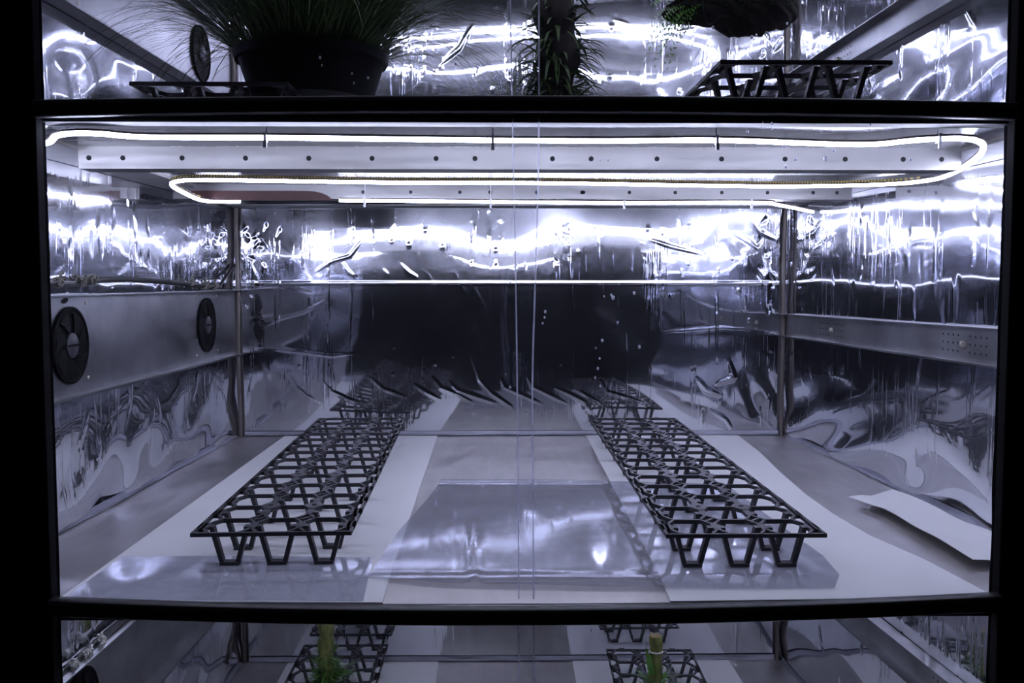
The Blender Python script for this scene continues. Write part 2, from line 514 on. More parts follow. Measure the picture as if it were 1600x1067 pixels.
foil_wall('wall_right', (xr(0.752), 0.752), (xr(YB), YB), -0.62, 0.86, 0.0028, side_h(57, 1), (-1, 0.04))
def flat_h(seed):
    return lambda u, z: waves(u, z, 5, 0.2, 0.12, 0.0006, seed)
foil_wall('wall_front_left', (xl(0.753) - 0.001, 0.753), (-0.361, 0.753), -0.62, 0.86, 0.005, flat_h(5), (0, 1))
foil_wall('wall_front_right', (0.408, 0.753), (xr(0.753) + 0.001, 0.753), -0.62, 0.86, 0.005, flat_h(6), (0, 1))

# corner strips running the full height
for n, (x, s) in enumerate(((xl(YB) + 0.007, 1), (xr(YB) - 0.008, -1)), 1):
    b = MB()
    pts = []
    for k in range(60):
        z = -0.61 + k * 0.0248
        pts.append((x + 0.0006 * math.sin(z * 31 + n), YB - 0.007 + 0.0006 * math.cos(z * 23), z))
    b.tube(pts, 0.0036, 6)
    setp(b.build('trim_%d' % n, M_POST, smooth=True), kind='structure')

# film folded onto the shelf along the foot of the walls
def foot(name, p0, p1, n, z, seed):
    r = np.random.default_rng(seed)
    b = MB(); K = 60; vs = []
    p0 = np.array(p0); p1 = np.array(p1); n = np.array(n)
    for i in range(K + 1):
        t = i / K
        a = p0 + (p1 - p0) * t
        w_ = 0.0045 + r.uniform(-0.002, 0.002)
        for q, (d, dz) in enumerate(((0.0, 0.008), (0.0015, 0.004), (w_ * 0.5, 0.0018 + r.uniform(0, .001)), (w_, 0.0008))):
            c = a + n * d
            vs.append((c[0], c[1], z + dz))
    fs = [(i * 4 + q, i * 4 + q + 1, i * 4 + q + 5, i * 4 + q + 4) for i in range(K) for q in range(3)]
    b.add(vs, fs)
    return setp(b.build(name, M_FOOT, smooth=True, angle=None), kind='structure')
for zt, sfx in ((0.0, ''), (LOW, '')):
    foot('baseboard_left', (xl(0.775) + 0.001, 0.775), (xl(1.55) + 0.001, 1.55), (1, 0), zt, 3)
    foot('baseboard_right', (xr(0.775) - 0.001, 0.775), (xr(1.55) - 0.001, 1.55), (-1, 0), zt, 4)
    foot('baseboard_back', (-0.43, YB - 0.003), (0.475, YB - 0.003), (0, -1), zt, 5)

# ------------------------------------------------------------------ front posts
for nm, x0, x1, lab in (('frame_post', -0.80, -0.3612, 'wide black upright of the rack at the left edge of the front'),
                        ('frame_post', 0.4082, 0.85, 'wide black upright of the rack at the right edge of the front')):
    b = MB().box(x0, x1, 0.738, 0.7495, -0.62, 0.86)
    setp(b.build(nm, M_MATTE, bevel=0.001), lab, 'post')

# ------------------------------------------------------------------ shelves
def curved_rail(z_mid, z_end, h, y0, y1, x0=-0.3615, x1=0.4085):
    b = MB(); K = 40; vs = []
    xc = (x0 + x1) / 2; hw = (x1 - x0) / 2
    for i in range(K + 1):
        x = x0 + (x1 - x0) * i / K
        t = ((x - xc) / hw) ** 2
        zt = z_mid + (z_end - z_mid) * t
        e = 0.0012
        for y, z in ((y0, zt - e), (y0 + e, zt), (y1 - e, zt), (y1, zt - e), (y1, zt - h + e), (y1 - e, zt - h), (y0 + e, zt - h), (y0, zt - h + e)):
            vs.append((x, y, z))
    fs = [(i * 8 + q, i * 8 + (q + 1) % 8, (i + 1) * 8 + (q + 1) % 8, (i + 1) * 8 + q) for i in range(K) for q in range(8)]
    fs += [tuple(range(8)), tuple(K * 8 + q for q in range(8))[::-1]]
    return b.add(vs, fs)

def make_shelf(z, label, rail):
    """z = top of the deck"""
    root = empty('metal_shelf', (0, 0, z), 0, label, 'shelf')
    b = MB()
    pts = [(xl(YF) + 0.003, YF), (xr(YF) - 0.003, YF), (xr(1.56) - 0.003, 1.56), (xl(1.56) + 0.003, 1.56)]
    K1, K2 = 40, 24; vs = []
    ysr = [YF + (0.80 - YF) * j / 8 for j in range(9)] + [0.80 + (1.56 - 0.80) * j / (K2 - 8) for j in range(1, K2 - 7)]
    for zz in (0.0, -0.0012):
        for y in ysr:
            for i in range(K1 + 1):
                x = (xl(y) + 0.003) + (xr(y) - xl(y) - 0.006) * i / K1
                vs.append((x, y, zz + (sag(x, y) if z < 0.3 else 0)))
    n1, n2 = K1 + 1, len(ysr)
    o_ = n1 * n2
    fs = [(j * n1 + i, j * n1 + i + 1, (j + 1) * n1 + i + 1, (j + 1) * n1 + i) for j in range(n2 - 1) for i in range(K1)]
    fs += [tuple(o_ + k for k in f[::-1]) for f in fs]
    fs += [(i, o_ + i, o_ + i + 1, i + 1) for i in range(K1)] + [((n2 - 1) * n1 + i, (n2 - 1) * n1 + i + 1, o_ + (n2 - 1) * n1 + i + 1, o_ + (n2 - 1) * n1 + i) for i in range(K1)]
    fs += [(j * n1, (j + 1) * n1, o_ + (j + 1) * n1, o_ + j * n1) for j in range(n2 - 1)] + [(j * n1 + K1, o_ + j * n1 + K1, o_ + (j + 1) * n1 + K1, (j + 1) * n1 + K1) for j in range(n2 - 1)]
    b.add(vs, fs)
    b.build('deck', M_DECK, root, smooth=True, angle=40)
    b = MB(); b.prism([(x, y) for x, y in pts], -0.0145, -0.0132)
    b.build('underside_sheet', M_UNDER, root)
    # front channel behind the rail
    b = MB()
    b.box(-0.400, 0.445, 0.7490, 0.7545, -0.0150, -0.0100)
    b.box(-0.400, 0.445, 0.7485, 0.768, -0.0165, -0.0150)
    b.build('front_channel', M_LIP, root)
    # side angles
    for s in (-1, 1):
        b = MB()
        xa = (lambda y: xl(y) + 0.002) if s < 0 else (lambda y: xr(y) - 0.002)
        xi = -0.400 if s < 0 else 0.445
        q0, q1 = 0.762, 1.555
        b.hexa([(xa(q0), q0, -0.0185), (xi, q0, -0.0185), (xi, q1, -0.0185), (xa(q1), q1, -0.0185)],
               [(xa(q0), q0, -0.0170), (xi, q0, -0.0170), (xi, q1, -0.0170), (xa(q1), q1, -0.0170)])
        b.box(xi - 0.0008, xi + 0.0008, q0, q1, -0.0185, -0.0146)
        o = b.build('side_angle', M_STEEL, root)
    # cross beams: open channels with a row of punched holes in the face
    for y0, x0, x1, holes in ((0.895, -0.399, 0.444, (-0.389, -0.357, -0.301, -0.241, -0.181, -0.121, -0.060, -0.023, 0.051, 0.088, 0.151, 0.213, 0.274, 0.332, 0.388, 0.425)),
                              (1.240, -0.430, 0.470, (-0.180, -0.117, -0.052, -0.012, 0.050, 0.110, 0.112, 0.173, 0.234, 0.296, 0.357, 0.418, 0.450))):
        b = MB()
        zt, zb = -0.0146, (-0.0345 if y0 < 1.0 else -0.0322)
        b.box(x0, x1, y0, y0 + 0.0015, zb, zt)
        b.box(x0, x1, y0, y0 + 0.030, zb - 0.0012, zb)
        b.box(x0, x1, y0 + 0.0285, y0 + 0.030, zb, zb + 0.008)
        beam = b.build('cross_beam', M_BEAM, root)
        for hx in holes:
            d = MB().lathe([(0.0001, 0.0), (0.0024, 0.0), (0.0024, 0.001), (0.0001, 0.001)], 14, 'y', (hx, y0 - 0.0004, (zt + zb) / 2 - 0.001))
            d.build('hole', M_HOLE, beam)
    # rear flange
    b = MB().box(-0.44, 0.48, 1.50, 1.5555, -0.0205, -0.0190)
    b.build('rear_flange', M_STEEL, root)
    r = curved_rail(rail[0] - z, rail[1] - z, rail[2], 0.733, 0.7455)
    r.build('front_rail', M_BLACK, root, smooth=True, angle=50)
    return root
make_shelf(0.0, 'middle steel shelf with black front rail, two long black trays and white paper on it', (-0.0042, 0.0054, 0.0132))
make_shelf(TOP, 'upper steel shelf with black front rail, carrying the potted grass', (0.4052, 0.4008, 0.0126))
make_shelf(LOW, 'lowest steel shelf, seen from above, with trays holding the cut stems', (-0.394, -0.386, 0.0132))
make_shelf(0.806, 'topmost steel shelf above the grass, out over the hanging plants', (0.808, 0.808, 0.0126))

# red-brown strip lying along the rear beam
b = MB()
ol = [(-0.405, 0.3677), (-0.2205, 0.3677), (-0.2215, 0.3695), (-0.226, 0.3735), (-0.234, 0.3770), (-0.244, 0.3792), (-0.256, 0.3800), (-0.405, 0.3800)]
n_ = len(ol)
b.add([(x, 1.2372, z) for x, z in ol] + [(x, 1.2388, z) for x, z in ol], [tuple(range(n_)), tuple(range(n_, 2 * n_))[::-1]] + [(i, (i + 1) % n_, n_ + (i + 1) % n_, n_ + i) for i in range(n_)])
setp(b.build('red_brown_strip', M_RED), 'red-brown strip along the rear beam, left of where the back LED run starts', 'strip')

# ------------------------------------------------------------------ LED strips
def led(points, name, label, ties, dz=0.0, diodes=True):
    """points: (px, py, z) of the middle tier"""
    P = [at(px, py, z=z) if len(e) == 0 else (px, py, z) for (px, py, z, *e) in points]
    o0 = P[0]
    root = empty(name, (o0[0], o0[1], o0[2] + dz), 0, label, 'light strip')
    path = [np.array(p) - np.array(o0) for p in P]
    sp = smooth_path(path, 0.008)
    MB().tube(sp, 0.0021, 8).build('glowing_tube', M_LED, root, smooth=True)
    bk = MB(); vs = []
    for i, p in enumerate(sp):
        t = sp[min(i + 1, len(sp) - 1)] - sp[max(i - 1, 0)]
        n_ = np.array((-t[1], t[0], 0)); n_ /= np.linalg.norm(n_) + 1e-9
        for w_, dz_ in ((-0.0028, 0.0016), (0.0028, 0.0016), (0.0024, 0.0034), (-0.0024, 0.0034)):
            q = p + n_ * w_
            vs.append((q[0], q[1], q[2] + dz_))
    bk.add(vs, [(i * 4 + q, i * 4 + (q + 1) % 4, (i + 1) * 4 + (q + 1) % 4, (i + 1) * 4 + q) for i in range(len(sp) - 1) for q in range(4)])
    bk.build('tape_backing', M_BACKING, root)
    if diodes:
        front = min(range(len(sp)), key=lambda i: -sp[i][0] - sp[i][1] * 0.2) if len(points) > 12 else 0
        up = [p + np.array((0, -0.0036, 0.0042)) for p in sp[front:] if p[1] < sp[0][1] + 0.42]
        b = MB(); vs = []
        for p in up:
            for dy, dzz in ((-0.0006, -0.0011), (0.0006, -0.0011), (0.0006, 0.0013), (-0.0006, 0.0013)):
                vs.append((p[0], p[1] + dy, p[2] + dzz))
        n = len(up)
        fs = [(i * 4 + q, i * 4 + (q + 1) % 4, (i + 1) * 4 + (q + 1) % 4, (i + 1) * 4 + q) for i in range(n - 1) for q in range(4)]
        b.add(vs, fs).build('diode_tape', M_DIODE, root)
    for px in ties:
        # nearest path point in the photo's x
        best = min(sp, key=lambda p: abs((800 + F_PX * float((p + np.array(o0) - np.array(CAM)) @ _r) / float((p + np.array(o0) - np.array(CAM)) @ _f)) - px) + (0 if p[1] < sp[0][1] + 0.14 else 500))
        b = MB()
        x, y, z = best
        ztop = 0.3885 - o0[2]
        b.box(x - 0.0011, x + 0.0011, y - 0.0034, y - 0.0026, z - 0.0034, z + 0.0040)
        b.box(x - 0.0011, x + 0.0011, y - 0.0034, y + 0.0030, z - 0.0036, z - 0.0028)
        b.box(x - 0.0005, x + 0.0005, y + 0.0024, y + 0.0032, z - 0.0030, ztop)
        b.box(x - 0.0014, x + 0.0014, y - 0.0040, y - 0.0020, z - 0.0085, z - 0.0034)
        b.build('cable_tie', M_CLIP, root)
    return root

zs = 0.3795
RUN_A = [(-0.455, 0.815, 0.3795, 1), (65, 225, zs), (90, 212, zs), (120, 208, zs), (160, 209, zs), (230, 214, zs), (430, 215, zs), (600, 217, zs), (770, 219, zs), (950, 220, zs),
         (1120, 219, zs), (1300, 225, zs), (1370, 225, 0.379), (1430, 219, 0.379), (1500, 216, 0.378), (1530, 222, 0.376), (1536, 236, 0.374),
         (1520, 252, 0.373), (1490, 270, 0.373), (1455, 281, 0.374), (1380, 288, 0.376), (1240, 291, 0.377), (1110, 290, 0.377), (860, 286, 0.377),
         (610, 285, 0.377), (400, 282, 0.377), (310, 281, 0.376), (278, 283, 0.374), (268, 289, 0.371), (285, 300, 0.366), (315, 313, 0.366), (345, 315, 0.366), (375, 315, 0.366)]
RUN_B = [(530, 313, 0.3655), (800, 315.5, 0.3655), (975, 317, 0.3655), (1180, 316.5, 0.3655), (1215, 320, 0.367), (1270, 331, 0.368)]
led(RUN_A, 'led_strip', 'long glowing white LED strip snaking in two runs under the upper shelf', (420, 771, 1123, 1460))
led(RUN_B, 'led_strip', 'short glowing white LED run behind the rear beam, ending at the right corner', (570, 770, 973, 1172), 0.0, False)
la = led(RUN_A, 'led_strip', 'LED strip above the potted grass, seen only as mirrored white lines', (), TOP, False)
lb = led(RUN_B, 'led_strip', 'back LED run above the hanging plants, seen only mirrored in the film', (), TOP, False)
ld = led(RUN_B, 'led_strip', 'unseen back LED run added to brighten the lowest shelf, behind the lower rail', (), LOW, False)  # unseen copy of the back run, added to brighten the lowest tier
lc = led(RUN_A, 'led_strip', 'LED strip lighting the lowest shelf, hidden behind the lower rail', (), LOW, False)

# ------------------------------------------------------------------ fan plates on the left, slotted rails on the right
def fan(root, y, z, x):
    f = MB().lathe([(0.0001, 0.0), (0.0410, 0.0), (0.0410, 0.0022), (0.0385, 0.0026), (0.0375, 0.0010), (0.0001, 0.0008)], 48, 'x', (x, y, z)).build('fan', M_FAN, root, smooth=True)
    for k in range(7):
        a = 2 * PI * k / 7
        b = MB(); vs = []
        for i in range(7):
            r = 0.013 + i * 0.0038
            for j, w_ in enumerate((-0.30, 0.30)):
                th = a + w_ + i * 0.05
                vs.append((x + 0.0012 + (0.0016 if j else 0.0), y + r * math.cos(th), z + r * math.sin(th)))
        b.add(vs, [(i * 2, i * 2 + 1, i * 2 + 3, i * 2 + 2) for i in range(6)]).build('blade', M_FAN, f)
    MB().lathe([(0.0001, 0.0), (0.0130, 0.0), (0.0130, 0.0030), (0.0120, 0.0038), (0.0001, 0.0038)], 32, 'x', (x, y, z)).build('hub', M_HUB, f, smooth=True)
    MB().box(x + 0.0038, x + 0.0042, y - 0.0125, y + 0.0125, z - 0.0012, z + 0.0012).build('hub_band', M_FAN, f)
    return f

def make_plate(z, label):
    root = empty('fan_plate', (0, 0, z), 0, label, 'metal plate')
    th = math.atan(0.024)
    def X(y, o=0.0): return xl(y) + 0.0045 + o
    b = MB()
    y0, y1 = 0.775, 1.556
    def strip(za, zb, o0, o1):
        b.hexa([(X(y0, o0), y0, za), (X(y0, o1), y0, za), (X(y1, o1), y1, za), (X(y1, o0), y1, za)],
               [(X(y0, o0), y0, zb), (X(y0, o1), y0, zb), (X(y1, o1), y1, zb), (X(y1, o0), y1, zb)])
    strip(0.141, 0.2465, -0.002, 0.0)
    strip(0.1395, 0.1410, -0.003, 0.018)
    strip(0.1395, 0.1425, 0.017, 0.018)
    strip(0.2455, 0.2468, -0.003, 0.016)
    b.build('panel', M_PLATE, root)
    for fy, fz in ((0.984, 0.1932), (1.4095, 0.1952)):
        fan(root, fy, fz, X(fy, 0.0005))
    for sy, sz in ((1.022, 0.237), (1.024, 0.155), (1.365, 0.2395), (1.458, 0.2385), (1.366, 0.152), (1.460, 0.153)):
        MB().lathe([(0.0001, 0), (0.0022, 0), (0.0016, 0.0012), (0.0001, 0.0016)], 12, 'x', (X(sy), sy, sz)).build('screw', M_SCREW, root, smooth=True)
    b = MB(); pts = [(0.0075 * math.cos(t), 0.0028 * math.sin(t)) for t in np.linspace(0, 2 * PI, 20, endpoint=False)]
    x = X(0.976, 0.0004)
    b.add([(x, 0.976 + p, 0.2405 + q + p * 0.15) for p, q in pts] + [(x - 0.0004, 0.976 + p, 0.2405 + q + p * .15) for p, q in pts], [tuple(range(20)), tuple(range(20, 40))[::-1]])
    b.build('slot', M_HOLE, root)
    return root
make_plate(0, 'grey metal plate with two black round fans on the left wall of the middle tier')
make_plate(TOP, 'grey metal plate with round black fans on the left wall behind the potted grass')
make_plate(LOW, 'dark grey metal plate low on the left, under the middle shelf')

def make_side_rail(z, label):
    root = empty('slotted_rail', (0, 0, z), 0, label, 'metal rail')
    b = MB()
    y0, y1 = 0.775, 1.556
    def X(y, o): return xr(y) - 0.004 - o
    def zt(y): return 0.2069 + (1.552 - y) * 0.0108
    def zb(y): return 0.1690 + (1.552 - y) * 0.0068
    def strip(f0, f1, o0, o1):
        b.hexa([(X(y0, o0), y0, f0(y0)), (X(y0, o1), y0, f0(y0)), (X(y1, o1), y1, f0(y1)), (X(y1, o0), y1, f0(y1))],
               [(X(y0, o0), y0, f1(y0)), (X(y0, o1), y0, f1(y0)), (X(y1, o1), y1, f1(y1)), (X(y1, o0), y1, f1(y1))])
    strip(zb, zt, -0.002, 0.0)
    strip(lambda y: zt(y) - 0.0014, zt, -0.003, 0.015)
    strip(zb, lambda y: zb(y) + 0.0014, -0.003, 0.015)
    strip(lambda y: zb(y) + 0.0, lambda y: zb(y) + 0.0026, 0.014, 0.015)
    b.build('channel', M_PLATE, root)
    for yc in (1.000, 1.361):
        c = (zt(yc) + zb(yc)) / 2
        MB().lathe([(0.0001, -0.0048), (0.0020, -0.0045), (0.0042, -0.0026), (0.0048, -0.0004), (0.0048, 0.0)], 20, 'x', (X(yc, 0.0), yc, c)).build('bolt_head', M_SCREW, root, smooth=True)
        b = MB()
        for side in (-1, 1):
            for i in range(4):
                for j in range(3):
                    yy = yc + side * (0.012 + i * 0.0105); z_ = c + (j - 1) * 0.0088
                    b.lathe([(0.0001, -0.0003), (0.0011, -0.0003), (0.0011, 0.0), (0.0001, 0.0)], 8, 'x', (X(yy, 0.0), yy, z_))
        b.build('perforations', M_HOLE, root)
    return root
make_side_rail(0, 'slotted grey rail with bolt heads on the right wall of the middle tier')
make_side_rail(TOP - 0.012, 'slotted grey rail slanting across the right wall above the upper tray')
make_side_rail(LOW, 'slotted grey rail at lower right, below the middle shelf')

# ------------------------------------------------------------------ cable on the left wall
def make_cable(z, label, clump):
    pts = []
    for px, py in ((40, 444), (72, 443), (100, 443.5), (125, 444), (140, 441), (155, 438), (190, 437), (240, 438.5), (290, 443), (320, 447), (345, 448)):
        p = at(px, py, x=xl(0.95 + (px - 75) * 0.0016) + 0.008)
        pts.append(p)
    o0 = np.array(pts[0])
    root = empty('cable', (o0[0], o0[1], o0[2] + z), 0, label, 'cable')
    sp = smooth_path([np.array(p) - o0 for p in pts], 0.01)
    MB().tube(sp, [0.0032 if p[1] < 0.22 else 0.0026 for p in sp], 8).build('lead', M_CABLE, root, smooth=True)
    br = [np.array(at(*q, x=xl(1.5) + 0.006)) - o0 for q in ((343, 447), (350, 436), (358, 426), (366, 414))]
    MB().tube(smooth_path(br, 0.005), 0.0022, 7).build('plug_lead', M_CABLE, root, smooth=True)
    r = random.Random(4)
    for (px, py, k) in clump:
        c = np.array(at(px, py, x=xl(0.95 + (px - 75) * 0.0016) + 0.009)) - o0
        b = MB()
        for q in range(k):
            a0 = r.uniform(0, PI); ps = []
            for t in np.linspace(0, 1.6 * PI, 10):
                ps.append((c[0] + 0.0034 * math.cos(t + a0) + r.uniform(-.0003, .0003), c[1] + (q - k / 2) * 0.004 + r.uniform(-.001, .001) + 0.002 * math.sin(2 * t), c[2] + 0.0048 * math.sin(t + a0)))
            ps.append((ps[-1][0] + 0.002, ps[-1][1] + r.uniform(-.004, .004), ps[-1][2] + 0.006))
            b.tube(ps, 0.0015, 6)
        b.build('tie', M_TIE_DULL if z == 0 else M_TIE, root, smooth=True)
    return root
make_cable(0, 'black cable tied along the left wall just above the fan plate', ((92, 441, 2), (128, 440, 3), (145, 437, 2), (300, 441, 2), (322, 446, 3), (336, 447, 2)))
make_cable(LOW - 0.012, 'black cable with pale knotted ties, bottom left under the middle shelf', ((95, 441, 4), (118, 440, 5), (140, 438, 4)))

# ------------------------------------------------------------------ papers and plastic sheets
def flat_sheet(name, outline, z, mat_, label, cat, amp=0.0, step=0.01, thick=0.0005, seed=1, lift=None, wl=0.12, group=None):
    """sheet of real thickness with gentle undulation; outline in (x, y)"""
    import bmesh
    xs = [p[0] for p in outline]; ys = [p[1] for p in outline]
    bm = bmesh.new()
    vs = [bm.verts.new((x, y, 0)) for x, y in outline]
    bm.faces.new(vs)
    n = int((max(xs) - min(xs)) / step)
    for i in range(1, n):
        x = min(xs) + i * step + 1e-5
        bmesh.ops.bisect_plane(bm, geom=bm.verts[:] + bm.edges[:] + bm.faces[:], plane_co=(x, 0, 0), plane_no=(1, 0, 0))
    n = int((max(ys) - min(ys)) / step)
    for i in range(1, n):
        y = min(ys) + i * step + 1e-5
        bmesh.ops.bisect_plane(bm, geom=bm.verts[:] + bm.edges[:] + bm.faces[:], plane_co=(0, y, 0), plane_no=(0, 1, 0))
    bm.verts.ensure_lookup_table()
    X = np.array([v.co.x for v in bm.verts]); Y = np.array([v.co.y for v in bm.verts])
    H = np.zeros(len(X))
    if amp: H = waves(X, Y, 7, wl, wl, amp, seed); H = H - H.min()
    for i, v in enumerate(bm.verts):
        v.co.z = z + sag(v.co.x, v.co.y) + H[i] + (lift(v.co.x, v.co.y) if lift else 0)
    bmesh.ops.recalc_face_normals(bm, faces=bm.faces)
    r = bmesh.ops.extrude_face_region(bm, geom=bm.faces[:])
    for v in [g for g in r['geom'] if isinstance(g, bmesh.types.BMVert)]: v.co.z += thick
    bmesh.ops.recalc_face_normals(bm, faces=bm.faces)
    m = bpy.data.meshes.new(name); bm.to_mesh(m); bm.free()
    m.materials.append(mat_)
    m.shade_smooth(); m.set_sharp_from_angle(angle=math.radians(40))
    o = bpy.data.objects.new(name, m); COL.objects.link(o)
    return setp(o, label, cat, group)

LP = [(-0.3615, 0.7485), (-0.096, 0.7485), (-0.1046, 1.556), (-0.3620, 1.556)]
RP = [(0.141, 0.7485), (0.409, 0.7485), (0.398, 0.85), (0.380, 0.93), (0.374, 1.02), (0.375, 1.12), (0.384, 1.25), (0.398, 1.40), (0.4044, 1.556), (0.1466, 1.556)]
flat_sheet('paper_sheet', LP, 0.0004, M_PAPER, 'long white paper strip under the left black tray, middle shelf', 'paper')
flat_sheet('paper_sheet', RP, 0.0004, M_PAPER, 'long white paper strip under the right black tray, its outer edge bowed in', 'paper')
flat_sheet('paper_sheet', LP, LOW + 0.0004, M_PAPER, 'white paper under the mossy stick on the lowest shelf', 'paper')
flat_sheet('paper_sheet', [(0.125, 0.7485), (0.40, 0.7485), (0.395, 1.556), (0.125, 1.556)], LOW + 0.0004, M_PAPER, 'white paper under the cut cane on the lowest shelf', 'paper')
P3 = [at(1325, 787, z=0)[:2], at(1360, 786, z=0)[:2], at(1395, 770, z=0)[:2], (0.494, 1.02), at(1553, 842, z=0)[:2], (0.510, 0.85), at(1552, 888, z=0)[:2], at(1520, 889, z=0)[:2], at(1440, 842, z=0)[:2], at(1380, 806, z=0)[:2]]
flat_sheet('paper_sheet', P3, 0.0012, M_PAPER, 'loose torn white paper with a lifted corner beside the right wall', 'paper', 0.0010, 0.008, 0.0005, 4,
           lambda x, y: 0.0025 + 0.004 * math.exp(-((x - 0.425) / 0.02) ** 2))

FS = [(-0.1152, 0.800), (-0.05, 0.783), (0.05, 0.777), (0.15, 0.772), (0.285, 0.770), (0.300, 0.80), (0.306, 0.86), (0.300, 0.95), (0.295, 1.05), (0.290, 1.17), (0.20, 1.182), (0.1323, 1.190), (0.03, 1.196), (-0.0755, 1.200), (-0.085, 1.10), (-0.105, 0.95)]
def film_lift(x, y):
    e = 0.0016 * math.exp(-((y - 0.785) / 0.02) ** 2) + 0.0013 * math.exp(-((y - 1.19) / 0.012) ** 2)
    c = 0.0022 * math.exp(-((x + 0.022 + 0.03 * (y - 0.8)) / 0.004) ** 2) * (1 if y < 0.98 else math.exp(-((y - 0.98) / 0.02) ** 2))
    return (e + c) * (1.0 if x < 0.13 else max(0.0, 1 - (x - 0.13) / 0.02))
flat_sheet('plastic_sheet', FS, 0.0016, M_SHEET, 'clear wrinkled plastic sheet lying between the trays and under the right one', 'plastic sheet', 0.00022, 0.0045, 0.0002, 14, film_lift, 0.22)
flat_sheet('plastic_sheet', [(-0.357, 0.7495), (-0.112, 0.7495), (-0.118, 0.860), (-0.24, 0.868), (-0.356, 0.866)], 0.0013, M_SHEET,
           'clear plastic strip lying over the front end of the left paper', 'plastic sheet', 0.00006, 0.006, 0.0002, 15, None, 0.1)

# ------------------------------------------------------------------ cell trays
ROWS, PX_, PY_ = 14, 0.0428, 0.0500
LEGS = {0: (1, 2, 4, 6, 9, 11, 13, 14), 1: (1, 3, 5, 7, 8, 10, 12, 14), 2: (1, 2, 4, 6, 9, 11, 13, 14)}
H_T = 0.0362
def tray_lattice(rows):
    b = MB()
    z0, z1 = H_T - 0.0036, H_T
    hw = 0.0712; L = rows * PY_
    c = 0.0120; cx_t, cy_t = 0.0090, 0.0165; bw = 0.0026
    # rim
    b.box(-hw, hw, -0.0008, 0.0020, z0, z1); b.box(-hw, hw, L - 0.0020, L + 0.0008, z0, z1)
    for s in (-1, 1):
        b.bar((s * (hw - 0.0013), 0), (s * (hw - 0.0013), L), 0.0026, z0, z1)
    edges = [-1.5 * PX_, -0.5 * PX_, 0.5 * PX_, 1.5 * PX_]
    for r in range(rows + 1):
        y = r * PY_
        for k in range(3):
            xa, xb = edges[k] + cx_t - 0.0008, edges[k + 1] - cx_t + 0.0008
            if 0 < r < rows: b.bar((xa, y), (xb, y), bw, z0 - 0.0004, z1)
        for k, x in enumerate(edges):
            for sx in (-1, 1):
                if (k == 0 and sx < 0) or (k == 3 and sx > 0): continue
                for sy in (-1, 1):
                    if (r == 0 and sy < 0) or (r == rows and sy > 0): continue
                    b.bar((x + sx * cx_t, y), (x, y + sy * cy_t), 0.0026, z0, z1)
            if k in (1, 2) and 0 < r < rows:
                if r in (2, 5, 9, 12):
                    b.prism([(x - cx_t, y - 0.0015), (x - 0.003, y - cy_t * 0.8), (x + 0.003, y - cy_t * 0.8), (x + cx_t, y - 0.0015), (x + cx_t, y + 0.0015), (x + 0.003, y + cy_t * 0.8), (x - 0.003, y + cy_t * 0.8), (x - cx_t, y + 0.0015)], z0 + 0.0002, z1 + 0.0003)
                    b.box(x - 0.002, x + 0.002, y - 0.001, y + 0.001, z1, z1 + 0.0012)
                elif r in (1, 3, 4, 6, 7, 8, 10, 11, 13):
                    b.bar((x - 0.0042, y - 0.0042), (x + 0.0042, y + 0.0042), 0.0026, z0, z1)
    for r in range(rows):
        y0, y1 = r * PY_ + cy_t * 0.93, (r + 1) * PY_ - cy_t * 0.93
        for k, x in enumerate(edges):
            wd = 0.0062 if k in (1, 2) else 0.0060
            b.bar((x, y0), (x, y1), wd, z0, z1)
            if k in (0, 3):
                s = -1 if k == 0 else 1
                b.box(min(x, s * hw), max(x, s * hw), y0, y1, z0, z1)
    return b
def strap(cx, cyy):
    b = MB()
    d = 0.0032; t = 0.0042
    tx, bx = 0.0176, 0.0086
    for s in (-1, 1):
        b.hexa([(cx + s * bx, cyy - d, 0.0), (cx + s * (bx - t), cyy - d, 0.0), (cx + s * (bx - t), cyy + d, 0.0), (cx + s * bx, cyy + d, 0.0)],
               [(cx + s * tx, cyy - d * 1.3, H_T - 0.0022), (cx + s * (tx - t), cyy - d * 1.3, H_T - 0.0022), (cx + s * (tx - t), cyy + d * 1.3, H_T - 0.0022), (cx + s * tx, cyy + d * 1.3, H_T - 0.0022)])
        x0, x1 = sorted((cx + s * (tx - t), cx + s * (PX_ / 2)))
        b.box(x0, x1, cyy - d * 1.3, cyy + d * 1.3, H_T - 0.0024, H_T - 0.0002)
    b.box(cx - bx, cx + bx, cyy - d * 1.6, cyy + d * 1.6, 0.0, 0.0032)
    return b
def make_tray(loc, rz, label):
    root = empty('cell_tray', loc, rz, label, 'plant tray', 'black open lattice trays')
    tray_lattice(ROWS).build('lattice', M_TRAY, root)
    for k in range(3):
        for r in LEGS[k]:
            strap((k - 1) * PX_, (r - 0.5) * PY_).build('leg', M_TRAY, root)
    for x in (-0.045, 0.040):
        b = MB().box(x - 0.0015, x + 0.0015, 0.7005, 0.7035, H_T - 0.002, H_T)
        b.box(x - 0.0045, x + 0.0045, 0.7030, 0.7048, H_T - 0.002, H_T)
        b.build('clip_tab', M_TRAY, root)
    return root
proto = make_tray((-0.2035, 0.818, 0.0012), math.radians(1.75), 'black lattice plant tray on the left paper, middle shelf')
def tray(loc, rzdeg, label):
    t = copy_tree(proto)
    t.location = loc; t.rotation_euler = (0, 0, math.radians(rzdeg)); t['label'] = label
    return t
tray((0.2180, 0.803, 0.0022), 0.1, 'black lattice plant tray standing partly on clear plastic, right side of middle shelf')
tray((0.2530, 0.774, TOP + 0.0030), 0.0, 'black lattice tray on the upper shelf at right, below the hanging bark')
tray((-0.2610, 0.852, TOP + 0.0005), 0.0, 'black lattice tray on the upper shelf under the potted grass')
tray((-0.2530, 0.842, LOW + 0.0012), 0.6, 'black lattice tray holding the mossy stick, lowest shelf')
